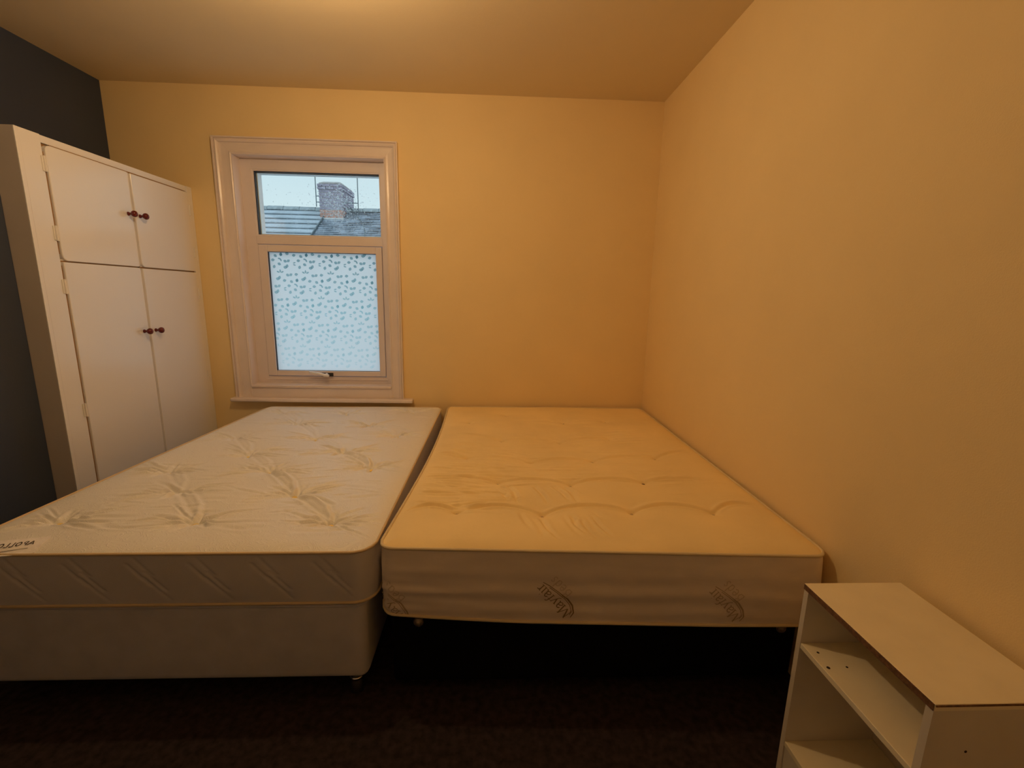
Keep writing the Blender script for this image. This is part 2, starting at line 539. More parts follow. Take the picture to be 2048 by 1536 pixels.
box('sill', (-1.952, -0.605, 3.352, YB, .613, .641), M['trim'], win, bev=.010, seg=4, smooth=False)

# ------------------------------------------------------------------ wardrobe
WX = -2.10
WY0, WY1, WZ1 = 2.235, YB - .002, 2.118
ward = tag(empty('wardrobe', (-2.36, 2.83, 0)), 'built-in cream gloss wardrobe with four doors beside the window', 'wardrobe')
D = 0.018   # door thickness
bm = bmesh.new()
add_box(bm, XA + .005, WX - D - .02, WY0 + .02, WY1, .06, WZ1 - .02)
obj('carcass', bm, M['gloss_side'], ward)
bm = bmesh.new()   # face frame
add_box(bm, WX - .0068, WX - .002, WY0, WY0 + .019, 0, WZ1, .001)
for d in ((WY0 + .0182, 2.352, 0, WZ1), (3.368, WY1, 0, WZ1), (2.352, 3.368, 2.084, WZ1), (2.352, 3.368, 0, .10), (2.352, 3.368, 1.535, 1.56), (2.842, 2.870, .1, 2.084)):
    add_box(bm, WX - D - .02, WX - .010 if d[0] > 2.3 and d[1] < 3.37 else WX - .002, d[0], d[1], d[2], d[3], .002)
obj('face_frame', bm, M['gloss'], ward)
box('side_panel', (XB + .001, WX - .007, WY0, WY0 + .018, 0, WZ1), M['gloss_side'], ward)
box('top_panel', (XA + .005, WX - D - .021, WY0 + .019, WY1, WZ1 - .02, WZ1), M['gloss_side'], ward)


def door(y0, y1, z0, z1, round_left_top, round_left_bot, knob_y, knob_z, hinge_y, hinge_z):
    """flat slab door; corners at the hinge side are rounded"""
    pts = []
    r = .030

    def corner(cy, cz, a0, rad):
        for i in range(5):
            a = a0 + math.pi / 2 * i / 4
            pts.append((cy + rad * math.cos(a), cz + rad * math.sin(a)))
    rl, rb = (r if round_left_top else .003), (r if round_left_bot else .003)
    corner(y1 - .006, z1 - .006, 0, .006)
    corner(y0 + rl, z1 - rl, math.pi / 2, rl)
    corner(y0 + rb, z0 + rb, math.pi, rb)
    corner(y1 - .006, z0 + .006, 3 * math.pi / 2, .006)
    bm = bmesh.new()
    f = bm.faces.new([bm.verts.new((WX - D, p[0], p[1])) for p in pts])
    ext = bmesh.ops.extrude_face_region(bm, geom=[f])
    vs_ = [g for g in ext['geom'] if isinstance(g, bmesh.types.BMVert)]
    for v in vs_: v.co.x = WX + .004
    bmesh.ops.recalc_face_normals(bm, faces=bm.faces)
    es = [e for e in bm.edges if all(abs(v.co.x - (WX + .004)) < 1e-6 for v in e.verts)]
    bmesh.ops.bevel(bm, geom=es, offset=.004, segments=3, profile=.5, affect='EDGES')
    dr = obj('door', bm, M['gloss'], ward, smooth=False)
    bm = bmesh.new()
    add_lathe(bm, [(.006, .0), (.0115, .001), (.0095, .006), (.0065, .012), (.0075, .018), (.013, .022), (.0175, .029), (.0185, .036), (.016, .043), (.009, .048), (.002, .050)], (WX + .004, knob_y, knob_z), 'X', 20)
    tag(obj('knob', bm, M['knob'], dr, smooth=True), 'dark red knob')
    for hz in hinge_z:
        bm = bmesh.new()
        add_tube(bm, [(WX + .003, hinge_y, hz - .035), (WX + .003, hinge_y, hz + .035)], .0055, 8)
        add_box(bm, WX - .002, WX + .0015, hinge_y - .012, hinge_y + .012, hz - .033, hz + .033)
        obj('hinge', bm, M['gloss'], dr)
    return dr


door(2.361, 2.846, 1.553, 2.078, True, True, 2.812, 1.846, 2.351, (1.68, 1.99))
door(2.866, 3.362, 1.553, 2.076, False, True, 2.899, 1.846, 3.366, (1.68, 1.96))
door(2.361, 2.850, 0.104, 1.547, False, True, 2.812, 1.176, 2.351, (1.43, .807, .25))
door(2.868, 3.362, 0.104, 1.545, False, True, 2.906, 1.176, 3.366, (1.40, .807, .25))
# brown line in the door joints and brown backing behind the doors
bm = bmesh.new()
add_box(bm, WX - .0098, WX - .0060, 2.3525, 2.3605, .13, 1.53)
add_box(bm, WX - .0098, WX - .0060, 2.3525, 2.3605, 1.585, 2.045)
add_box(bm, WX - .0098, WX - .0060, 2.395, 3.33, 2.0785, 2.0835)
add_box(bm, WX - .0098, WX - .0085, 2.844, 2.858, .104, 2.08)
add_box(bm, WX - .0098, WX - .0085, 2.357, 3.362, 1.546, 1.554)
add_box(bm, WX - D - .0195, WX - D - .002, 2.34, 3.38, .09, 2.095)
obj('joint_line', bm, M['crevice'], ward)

# ------------------------------------------------------------------ mattresses


def wrinkle_field(X, Y, items):
    """sum of creases; item=(pts, width, depth, kind) with taper along the line"""
    Hh = np.zeros_like(X)
    for pts, wd, dp in items:
        P = np.array(pts, float)
        lo, hi = P.min(0) - 4 * wd, P.max(0) + 4 * wd
        msk = (X > lo[0]) & (X < hi[0]) & (Y > lo[1]) & (Y < hi[1])
        if not msk.any(): continue
        xs, ys = X[msk], Y[msk]
        best = np.full(xs.shape, 1e9); tt = np.zeros(xs.shape)
        nseg = len(P) - 1
        for s in range(nseg):
            a, b = P[s], P[s + 1]; ab = b - a; L2 = (ab ** 2).sum() + 1e-12
            t = np.clip(((xs - a[0]) * ab[0] + (ys - a[1]) * ab[1]) / L2, 0, 1)
            dd = np.hypot(xs - a[0] - t * ab[0], ys - a[1] - t * ab[1])
            up_ = dd < best
            best = np.where(up_, dd, best); tt = np.where(up_, (s + t) / nseg, tt)
        taper = np.clip(np.sin(np.pi * np.clip(tt * .92 + .06, 0, 1)), 0, 1) ** .7
        g = np.exp(-(best / wd) ** 2) - .45 * np.exp(-((best - 1.9 * wd) / wd) ** 2)
        Hh[msk] += dp * taper * g
    return Hh


def make_mattress(name, label, corners, ztop, zbot_f, rad, heightf, bulge, disp_f, mats, nx, ny, rseam, skew=None):
    """corners nl,nr,fr,fl in plan. returns (root, front surface function)"""
    nl, nr, fr, fl = [np.array(c, float) for c in corners]
    W = (np.hypot(*(nr - nl)) + np.hypot(*(fr - fl))) / 2; Ln = (np.hypot(*(fl - nl)) + np.hypot(*(fr - nr))) / 2

    def plan(u, v):   # u,v in -1..1 arrays
        au, av = np.abs(u) * W / 2, np.abs(v) * Ln / 2
        du = (au - (W / 2 - rad)) / rad; dv = (av - (Ln / 2 - rad)) / rad
        c = (du > 0) & (dv > 0)
        du2 = np.where(c, du * np.sqrt(np.clip(1 - dv * dv / 2, 0, 1)), du)
        dv2 = np.where(c, dv * np.sqrt(np.clip(1 - du * du / 2, 0, 1)), dv)
        au = np.where(c, W / 2 - rad + du2 * rad, au); av = np.where(c, Ln / 2 - rad + dv2 * rad, av)
        uu = np.sign(u) * au / (W / 2); vv = np.sign(v) * av / (Ln / 2)
        s, t = (uu + 1) / 2, (vv + 1) / 2
        x = (1 - s) * (1 - t) * nl[0] + s * (1 - t) * nr[0] + s * t * fr[0] + (1 - s) * t * fl[0]
        y = (1 - s) * (1 - t) * nl[1] + s * (1 - t) * nr[1] + s * t * fr[1] + (1 - s) * t * fl[1]
        if skew is not None: x, y = skew(x, y, s, t)
        edge = np.minimum((1 - np.abs(u)) * W / 2, (1 - np.abs(v)) * Ln / 2)
        return x, y, edge
    u = np.linspace(-1, 1, nx); v = np.linspace(-1, 1, ny)
    U, V = np.meshgrid(u, v)
    X, Y, E = plan(U, V)
    fade = 1 - np.exp(-(E / .035) ** 1.5)
    Z = ztop + heightf(X, Y) * fade + .016 * (1 - np.exp(-E / .03))
    verts = np.stack([X.ravel(), Y.ravel(), Z.ravel()], 1)
    idx = np.arange(nx * ny).reshape(ny, nx)
    faces = np.stack([idx[:-1, :-1].ravel(), idx[:-1, 1:].ravel(), idx[1:, 1:].ravel(), idx[1:, :-1].ravel()], 1)
    root = tag(empty(name, (float((nl[0] + nr[0]) / 2), float((nl[1] + fl[1]) / 2), float(zbot_f(np.array([0.]))[0]))), label, 'mattress')
    me = bpy.data.meshes.new('top_panel'); me.from_pydata(verts.tolist(), [], faces.tolist())
    link_mesh('top_panel', me, mats['top'], root, True)
    # side wall around the perimeter, starting at the near left corner, running +x along the front
    npf = int(W / .005); nps = int(Ln / .012)
    uu = np.concatenate([np.linspace(-1, 1, npf, endpoint=False), np.full(nps, 1.), np.linspace(1, -1, npf, endpoint=False), np.full(nps, -1.)])
    vv = np.concatenate([np.full(npf, -1.), np.linspace(-1, 1, nps, endpoint=False), np.full(npf, 1.), np.linspace(1, -1, nps, endpoint=False)])
    px, py, _ = plan(uu, vv)
    tx = np.roll(px, -2) - np.roll(px, 2); ty = np.roll(py, -2) - np.roll(py, 2)
    ln = np.hypot(tx, ty); nxn, nyn = ty / ln, -tx / ln
    s = np.concatenate([[0], np.cumsum(np.hypot(np.diff(px), np.diff(py)))])
    nr_ = 44
    rows = []
    zb = zbot_f(px)
    for i in range(nr_ + 1):
        t = i / nr_
        off = bulge * math.sin(math.pi * min(1, t * 1.0)) ** .6 + disp_f(s, np.full_like(s, t), px) * math.sin(math.pi * t) ** .5
        rows.append(np.stack([px + nxn * off, py + nyn * off, ztop + (zb - ztop) * t], 1))
    P = np.stack(rows)       # (nr+1, n, 3)
    n = P.shape[1]
    idx = np.arange((nr_ + 1) * n).reshape(nr_ + 1, n)
    a = idx[:-1]; b = idx[1:]
    faces = np.stack([a.ravel(), b.ravel(), np.roll(b, -1, 1).ravel(), np.roll(a, -1, 1).ravel()], 1).tolist()
    faces.append(idx[-1].tolist())
    me = bpy.data.meshes.new('border'); me.from_pydata(P.reshape(-1, 3).tolist(), [], faces)
    link_mesh('border', me, mats['border'], root, True)
    for nm, row, up_ in (('piping', P[0], 0.001), ('piping', P[-1], 0.0)):
        bm = bmesh.new(); step = 3
        add_tube(bm, [(p[0] + nxn[q * step] * .002, p[1] + nyn[q * step] * .002, p[2] + up_) for q, p in enumerate(row[::step])], rseam, 8, closed=True)
        obj(nm, bm, mats['piping'], root, True)

    def front(x, z):
        """point on the near side face at plan x and height z, 1 mm proud"""
        q = int(np.argmin(np.abs(px[:npf] - x)))
        zt = (ztop - z) / (ztop - zb[q])
        i = min(max(zt, 0), 1) * nr_; i0 = min(int(i), nr_ - 1); f = i - i0
        y = P[i0, q, 1] * (1 - f) + P[i0 + 1, q, 1] * f
        return Vector((x, y - .0022, z))
    return root, front


tuftsL = [(-1.488, 3.166), (-1.042, 3.160), (-.583, 3.22), (-1.266, 2.885), (-.804, 2.874), (-1.506, 2.6), (-1.037, 2.6), (-.579, 2.66), (-1.287, 2.326), (-.804, 2.351),
          (-1.529, 2.085), (-1.07, 2.095), (-.596, 2.144), (-1.324, 1.85), (-.843, 1.841), (-1.595, 1.606), (-1.103, 1.601), (-.604, 1.592)]
tuftsR = [(-.155, 2.95), (.091, 3.16), (.484, 2.962), (.78, 3.0), (.053, 2.584), (.402, 2.581), (.713, 2.625), (-.139, 2.288), (.2, 2.25), (.533, 2.259), (.88, 2.293),
          (.027, 1.977), (.363, 1.945), (.71, 1.969), (-.139, 1.674), (.201, 1.653), (.566, 1.673), (.899, 1.664)]
rn = random.Random(11)
itL = []
for (x, y) in tuftsL:
    # star of pleats running out of each tuft, mostly to the sides
    for base in (0, math.pi):
        for k in range(8):
            a = base + rn.uniform(-.7, .7)
            l = rn.uniform(.06, .24)
            c = rn.uniform(-.02, .02)
            itL.append(([(x + .012 * math.cos(a), y + .012 * math.sin(a)), (x + l * .5 * math.cos(a) - c * math.sin(a), y + l * .5 * math.sin(a) + c), (x + l * math.cos(a), y + l * math.sin(a))], rn.uniform(.0045, .009), -rn.uniform(.002, .0048)))
    for k in range(3):
        a = rn.choice((-1, 1)) * math.pi / 2 + rn.uniform(-.6, .6); l = rn.uniform(.05, .10)
        itL.append(([(x, y), (x + l * math.cos(a), y + l * math.sin(a))], .009, -.004))
# puffed folds between a tuft and the next one towards the lower right
for a in range(len(tuftsL)):
    for b in range(len(tuftsL)):
        dx, dy = tuftsL[b][0] - tuftsL[a][0], tuftsL[b][1] - tuftsL[a][1]
        if .15 < dx < .32 and -.34 < dy < -.15:
            x0, y0 = tuftsL[a]; x1, y1 = tuftsL[b]
            amp = .0052 if (a, b) in ((9, 12), (11, 14), (14, 17)) else rn.uniform(.0008, .0025)
            for o_, sg in ((.0, -1.), (.028, 1.)):
                itL.append(([(x0, y0), (x0 + dx * .33 + o_, y0 + dy * .33 + o_ * .8), (x0 + dx * .66 + o_, y0 + dy * .66 + o_ * .8), (x1, y1)], .0095, amp * sg))
for k in range(110):
    x, y = rn.uniform(-1.68, -.45), rn.uniform(1.5, 3.25); l = rn.uniform(.06, .22); a = rn.uniform(-.3, .25)
    itL.append(([(x, y), (x + l, y + l * a)], rn.uniform(.006, .012), -rn.uniform(.0008, .0022)))


def hL(X, Y):
    H_ = 1.75 * wrinkle_field(X, Y, itL)
    for (x, y) in tuftsL:
        r = np.hypot((X - x), (Y - y))
        H_ -= .018 * np.exp(-(r / .020) ** 2) + .022 * np.exp(-(r / .065) ** 1.3)
    H_ += .004 * np.sin(X * 7 + 1) * np.sin(Y * 6)
    return H_


itR = []
for row, arc in (((-.33, 1.665), (-.139, 1.674), (.201, 1.653), (.566, 1.673), (.899, 1.664), (1.10, 1.70)), .040), (((-.30, 2.0), (.027, 1.977), (.363, 1.945), (.71, 1.969), (1.0, 1.98)), .020), \
        (((-.28, 2.33), (-.139, 2.288), (.2, 2.25), (.533, 2.259), (.88, 2.293), (1.08, 2.36)), .012), (((-.2, 2.66), (.053, 2.584), (.402, 2.581), (.713, 2.625)), .004):
    for (a, b) in zip(row, row[1:]):
        n = 7
        pts = [(a[0] + (b[0] - a[0]) * i / n, a[1] + (b[1] - a[1]) * i / n + arc * math.sin(math.pi * i / n)) for i in range(n + 1)]
        itR.append((pts, .008, -.0062))
        itR.append(([(p[0], p[1] + .012) for p in pts], .016, .0028))
for k in range(75):   # pulled creases on the side by the gap
    x, y = rn.uniform(-.32, .0), rn.uniform(1.68, 2.5); l = rn.uniform(.10, .28); a = rn.uniform(-.25, .1)
    itR.append(([(x, y), (x + l * .5, y + l * a * .3), (x + l, y + l * a)], rn.uniform(.006, .011), -rn.uniform(.0015, .0045)))
for k in range(85):   # middle sag
    x, y = rn.uniform(-.05, .75), rn.uniform(1.9, 3.0); l = rn.uniform(.1, .3); a = rn.uniform(-.12, .12)
    itR.append(([(x, y), (x + l * .5, y + l * a * .3), (x + l, y + l * a)], rn.uniform(.005, .010), -rn.uniform(.001, .0035)))
for k in range(11):    # lengthwise puckers running to the foot end
    x = rn.uniform(.06, .44); y = 1.66 - rn.uniform(0, .09); l = rn.uniform(.06, .2)
    itR.append(([(x, y), (x + .012, y - l * .5), (x + rn.uniform(.0, .06), y - l)], rn.uniform(.006, .012), -rn.uniform(.002, .006)))
for k in range(8):
    x = rn.uniform(.0, .36); y = 1.93 - rn.uniform(0, .05); l = rn.uniform(.08, .18)
    itR.append(([(x, y), (x + .03, y - l * .5), (x + .045, y - l)], .010, -rn.uniform(.003, .007)))
for k in range(14):
    x, y = rn.uniform(.75, 1.0), rn.uniform(1.75, 2.3); l = rn.uniform(.05, .14)
    itR.append(([(x, y), (x + l, y + .01)], .006, -.0018))


def hR(X, Y):
    H_ = 1.4 * wrinkle_field(X, Y, itR)
    for (x, y) in tuftsR:
        r = np.hypot((X - x), (Y - y))
        H_ -= .012 * np.exp(-(r / .018) ** 2) + .018 * np.exp(-(r / .06) ** 1.3)
    H_ -= .014 * np.exp(-((X - .3) / .35) ** 2 - ((Y - 2.35) / .45) ** 2)
    H_ += .004 * np.sin(X * 6 + 2) * np.sin(Y * 5 + 1)
    return H_


def dispL(s, t, x):
    """diagonal quilted lines, in groups, on the border of the smaller mattress"""
    out = np.zeros_like(s)
    for k in range(0, 40):
        c = .05 + .20 * k
        for (o_, t0, t1) in ((-.03, .16, .60), (-.025, .45, .92), (.012, .05, .42), (.0, .32, .72)):
            tt = np.clip((t - t0) / (t1 - t0), 0, 1)
            line = c + o_ + .17 * (.5 * (t0 + t1) - .5 + (tt - .5) * (t1 - t0))
            on_ = (t > t0) & (t < t1)
            out -= np.where(on_, .0028 * np.exp(-((s - line) / .006) ** 2), 0)
    return out + .0012 * np.sin(s * 9)


def dispR(s, t, x):
    f = .0030 * np.sin(t * 22 + 1.8 * np.sin(s * 2.1) + .6 * np.sin(s * 6.3)) * np.clip(.3 + np.sin(s * 1.7 + .5), .15, 1)
    g = .0020 * np.sin(t * 41 + 2.5 * np.sin(s * 1.3 + 2)) * np.clip(np.sin(s * 2.9 + 2), 0, 1)
    return (f + g) * np.clip((t - .15) * 2.2, 0, 1) + .003 * np.sin(s * 5 + 1)


mL, frontL = make_mattress('mattress', 'cream damask double mattress with yellow tufts on the left bed',
                           [(-1.775, 1.385), (-.400, 1.392), (-.388, 3.375), (-1.665, 3.345)], .578, lambda x: np.full_like(x, .392), .07,
                           hL, .006, dispL, {'top': M['damask'], 'border': M['border'], 'piping': M['pipingL']}, 520, 720, .0052)


def zbR(x):
    z = .309 + .020 * np.clip(-(x - .15) / .5, 0, 1) ** 1.5 + .006 * np.clip((x - .8) / .3, 0, 1)
    return z + .045 * np.exp(-((x + .40) / .022) ** 2)


def skewR(x, y, s, t):
    return x + (1 - s) ** 3 * .035 * np.sin(math.pi * np.clip(t, 0, 1)) , y


mR, frontR = make_mattress('mattress', 'plain cream king size mattress with printed foot border against the right wall',
                           [(-.383, 1.415), (1.150, 1.352), (1.146, 3.385), (-.338, 3.385)], .580, zbR, .05,
                           hR, .007, dispR, {'top': M['topR'], 'border': M['border2'], 'piping': M['pipingR']}, 540, 720, .0058, skewR)


def add_tufts(root, pts, hf, ztop, mt, r, dark=None):
    proto = None
    zs = hf(np.array([p[0] for p in pts]), np.array([p[1] for p in pts])) + ztop + .016
    for k, (x, y) in enumerate(pts):
        if proto is None:
            bm = bmesh.new()
            add_lathe(bm, [(r * .9, 0), (r, .003), (r * .75, .006), (r * .3, .0045), (.0005, .004)], (0, 0, 0), 'Z', 10)
            me = bpy.data.meshes.new('tuft'); bm.to_mesh(me); bm.free(); me.materials.append(mt)
            for p in me.polygons: p.use_smooth = True
            proto = me
        o = bpy.data.objects.new('tuft', proto)
        if dark is not None and k == dark:
            o = bpy.data.objects.new('tuft', proto.copy()); o.data.materials[0] = M['tuft_dark']; tag(o, 'dark brown tuft')
            o.scale = (1.6, 1.0, 1.2)
        C.objects.link(o); o.parent = root
        o.location = Vector((x, y, float(zs[k]) + .004)) - root.location


add_tufts(mL, tuftsL, hL, .578, M['tuftL'], .012)
add_tufts(mR, tuftsR, hR, .580, M['tuftR'], .006, dark=13)

# strokes for printed letters: each glyph is a list of (polyline, half-width) in a box one unit high
GL = {
    'M': (1.05, [([(.08, 0), (.13, 1.0)], .03), ([(.12, 1.0), (.52, .05)], .065), ([(.52, .05), (.92, 1.0)], .03), ([(.92, 1.0), (.97, 0)], .06),
                 ([(0, 0), (.2, 0)], .03), ([(.82, 0), (1.1, 0)], .03), ([(.02, 1.0), (.16, 1.0)], .03), ([(.88, 1.0), (1.04, 1.0)], .03)]),
    'a': (.62, [([(.10, .52), (.2, .66), (.36, .66), (.45, .52), (.45, .1), (.52, .0), (.6, .05)], .05), ([(.45, .38), (.2, .33), (.07, .2), (.1, .04), (.24, 0), (.4, .08), (.45, .18)], .045)]),
    'y': (.66, [([(.1, .66), (.34, .05)], .06), ([(.58, .66), (.34, .05), (.22, -.22), (.08, -.28)], .035), ([(0, .66), (.22, .66)], .028), ([(.48, .66), (.68, .66)], .028)]),
    'f': (.42, [([(.2, 0), (.2, .82), (.28, .98), (.42, .96)], .05), ([(.06, .62), (.38, .62)], .03), ([(.08, 0), (.34, 0)], .028)]),
    'i': (.32, [([(.16, 0), (.16, .64)], .05), ([(.04, .64), (.16, .64)], .028), ([(.03, 0), (.3, 0)], .028), ([(.14, .90), (.18, .90)], .06)]),
    'r': (.46, [([(.15, 0), (.15, .64)], .05), ([(.04, .64), (.15, .64)], .028), ([(.15, .45), (.26, .62), (.42, .62)], .045), ([(.03, 0), (.3, 0)], .028)]),
    'B': (.66, [([(.1, 0), (.1, 1)], .055), ([(.1, 1), (.4, .98), (.5, .8), (.4, .56), (.1, .54)], .045), ([(.4, .54), (.58, .3), (.45, .03), (.1, 0)], .045)]),
    'e': (.56, [([(.08, .34), (.46, .36), (.4, .6), (.24, .67), (.1, .5), (.06, .3), (.14, .06), (.3, 0), (.46, .12)], .045)]),
    'd': (.62, [([(.46, 0), (.46, 1)], .05), ([(.46, .5), (.3, .66), (.12, .58), (.06, .32), (.14, .05), (.3, 0), (.46, .14)], .045)]),
    's': (.48, [([(.38, .56), (.22, .67), (.08, .52), (.2, .36), (.36, .26), (.34, .06), (.18, 0), (.05, .1)], .045)]),
    'A': (.86, [([(.0, 0), (.4, 1.0)], .06), ([(.4, 1.0), (.82, 0)], .11), ([(.16, .35), (.66, .35)], .06)]),
    'P': (.7, [([(.1, 0), (.1, 1)], .09), ([(.1, 1), (.5, .95), (.56, .7), (.4, .5), (.1, .48)], .07)]),
    'O': (.9, [([(.4, 0), (.12, .2), (.08, .6), (.3, .96), (.55, .96), (.74, .65), (.7, .2), (.4, 0)], .09)]),
    'L': (.62, [([(.1, 1), (.1, 0), (.55, 0)], .09)]),
}


def ribbon(bm, pts, hw, surf):
    """flat ribbon along a polyline in text space, laid on a surface function"""
    dense = []
    for a, b in zip(pts, pts[1:]):
        n = max(1, int(math.hypot(b[0] - a[0], b[1] - a[1]) / .12))
        dense += [(a[0] + (b[0] - a[0]) * i / n, a[1] + (b[1] - a[1]) * i / n) for i in range(n)]
    dense.append(pts[-1])
    prev = None
    for i, p in enumerate(dense):
        q0, q1 = dense[max(0, i - 1)], dense[min(len(dense) - 1, i + 1)]
        tx, ty = q1[0] - q0[0], q1[1] - q0[1]; l = math.hypot(tx, ty) or 1
        h = hw(i / (len(dense) - 1)) if callable(hw) else hw
        nx_, ny_ = -ty / l * h, tx / l * h
        a, b = surf(p[0] + nx_, p[1] + ny_), surf(p[0] - nx_, p[1] - ny_)
        if a is None or b is None:
            prev = None; continue
        cur = (bm.verts.new(a), bm.verts.new(b))
        if prev: bm.faces.new((prev[0], prev[1], cur[1], cur[0]))
        prev = cur


def text(bm, string, x0, y0, sp_, surf, bend=0.0):
    x = x0
    for ch in string:
        if ch in GL:
            wd, st = GL[ch]
            for pts, hw in st:
                ribbon(bm, [(x + p[0], y0 + p[1] + bend * (x + p[0] - 2.0) ** 2) for p in pts], hw, surf)
            x += wd + sp_
        else: x += .5


TH = math.radians(134.0)
e1 = (math.cos(TH), math.sin(TH)); e2 = (-math.sin(TH), math.cos(TH))


def logo(cx, cz, mt, faint, nm='printed_lettering'):
    S = .036

    def surf(a, b):
        x = cx + (e1[0] * a + e2[0] * b) * S; z = cz + (e1[1] * a + e2[1] * b) * S
        if x < -.378 or z < .322: return None
        return frontR(x, z)
    bm = bmesh.new()
    text(bm, 'Mayfair', -2.15, -.25, .02, surf)
    # double swoosh under the words
    ribbon(bm, [(-2.5, .25), (-2.3, -.35), (-1.7, -.75), (-.8, -.92), (.3, -.82), (1.4, -.6), (2.1, -.40)], lambda t: .035 + .05 * math.sin(math.pi * min(1, t * 1.6)) * (t < .6), surf)
    ribbon(bm, [(-2.2, .1), (-2.05, -.3), (-1.5, -.6), (-.6, -.74), (.4, -.66), (1.3, -.48)], .035, surf)
    o = obj(nm, bm, mt, mR)
    bm = bmesh.new()
    text(bm, 'Beds', -.6, -1.75, .05, lambda a, b: surf(a, b))
    obj('printed_lettering', bm, faint, mR)


logo(.222, .402, M['print'], M['print_faint'])
logo(.812, .400, M['print_mid'], M['print_faint'])
logo(-.352, .372, M['print_mid'], M['print_faint'])

# woven label on the near left corner of the double mattress
LC = Vector((-1.494, 1.470)); LD = Vector((-.979, -.205)).normalized(); LN = Vector((-LD.y, LD.x)); LZ = .599


def lab(a, b, dz=0):
    p = LC + LD * a + LN * b
    E = max(p.y - 1.388, 0.0)
    z = .578 + .016 * (1 - math.exp(-E / .03)) + float(hL(np.array([p.x]), np.array([p.y]))[0]) * (1 - math.exp(-(E / .035) ** 1.5))
    return (p.x, p.y, z + .0012 + dz)


bm = bmesh.new()
w_, h_ = .22, .080
na, nb = 22, 9
top = [[bm.verts.new(lab(w_ * i / na, h_ * k / nb, .0022)) for i in range(na + 1)] for k in range(nb + 1)]
bot = [[bm.verts.new(lab(w_ * i / na, h_ * k / nb, 0.0)) for i in range(na + 1)] for k in range(nb + 1)]
for k in range(nb):
    for i in range(na):
        bm.faces.new((top[k][i], top[k][i + 1], top[k + 1][i + 1], top[k + 1][i]))
        bm.faces.new((bot[k][i], bot[k + 1][i], bot[k + 1][i + 1], bot[k][i + 1]))
for i in range(na):
    bm.faces.new((top[0][i], bot[0][i], bot[0][i + 1], top[0][i + 1]))
    bm.faces.new((top[nb][i], top[nb][i + 1], bot[nb][i + 1], bot[nb][i]))
for k in range(nb):
    bm.faces.new((top[k][0], top[k + 1][0], bot[k + 1][0], bot[k][0]))
    bm.faces.new((top[k][na], bot[k][na], bot[k + 1][na], top[k + 1][na]))
bmesh.ops.recalc_face_normals(bm, faces=bm.faces)
lt = tag(obj('fabric_label', bm, M['tagw'], mL), 'white woven label')
bm = bmesh.new()
S2 = .0195
text(bm, 'APOLLO', 0, 0, .12, lambda a, b: Vector(lab(.026 + a * S2, .042 - (b) * S2, .0034)))
ribbon(bm, [(0, -.35), (4.6, -.35)], .04, lambda a, b: Vector(lab(.030 + a * S2, .058 - (b + .35) * S2, .0034)))
obj('lettering', bm, M['ink'], lt)

# ------------------------------------------------------------------ divan bases
dl = tag(empty('divan_base', (-1.08, 2.36, 0)), 'beige fabric divan base under the tufted double mattress', 'bed base')
bm = bmesh.new(); add_box(bm, -1.745, -.432, 1.400, 3.34, .072, .386, .034, 5)
obj('fabric_body', bm, M['divan'], dl, True)
bm = bmesh.new()
rr = .035
lp_ = []
for (cx_, cy_, a0) in ((-.432 - rr, 1.400 + rr, -90), (-.432 - rr, 3.34 - rr, 0), (-1.745 + rr, 3.34 - rr, 90), (-1.745 + rr, 1.400 + rr, 180)):
    for i in range(7):
        a = math.radians(a0 + 15 * i); lp_.append((cx_ + rr * math.cos(a), cy_ + rr * math.sin(a), .374))
add_tube(bm, lp_, .006, 8, closed=True)
obj('piping', bm, M['divan'], dl, True)
for (x, y) in ((-.485, 1.440), (-1.66, 1.52), (-.485, 3.28), (-1.66, 3.28), (-.485, 2.37), (-1.66, 2.37)):
    bm = bmesh.new()
    add_lathe(bm, [(.022, .075), (.022, .012), (.024, .0)], (x, y, 0), 'Z', 20)
    bmesh.ops.recalc_face_normals(bm, faces=bm.faces)
    ft = obj('foot', bm, M['darkmetal'], dl, True)
    bm = bmesh.new(); add_lathe(bm, [(.0235, .066), (.0265, .064), (.0265, .054), (.0235, .052)], (x, y, 0), 'Z', 20)
    bmesh.ops.recalc_face_normals(bm, faces=bm.faces)
    tag(obj('foot_ring', bm, M['chrome'], ft, True), 'shiny metal ring')

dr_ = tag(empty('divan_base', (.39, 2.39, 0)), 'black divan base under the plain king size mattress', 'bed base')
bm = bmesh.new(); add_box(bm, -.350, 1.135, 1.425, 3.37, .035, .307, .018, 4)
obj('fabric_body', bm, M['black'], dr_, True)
for x in (-.254, 1.072):
    bm = bmesh.new()
    zc = .288 if x < 0 else .246
    add_lathe(bm, [(.006, .006), (.0175, .004), (.019, -.001), (.014, -.008), (.008, -.009), (.007, -.013), (.002, -.014)], (x, 1.424, zc), 'Y', 18)
    bmesh.ops.recalc_face_normals(bm, faces=bm.faces)
    tag(obj('headboard_bolt', bm, mat('dull_bolt_metal', (.30, .24, .18), .45, metal=.7), dr_, True), 'round metal bolt head')
for (x, y) in ((-.29, 1.49), (1.07, 1.49), (-.29, 3.3), (1.07, 3.3), (.39, 2.4)):
    bm = bmesh.new()
    add_lathe(bm, [(.026, .036), (.026, .006), (.020, .0)], (x, y, 0), 'Z', 16)
    bmesh.ops.recalc_face_normals(bm, faces=bm.faces)
    obj('foot', bm, M['darkmetal'], dr_, True)

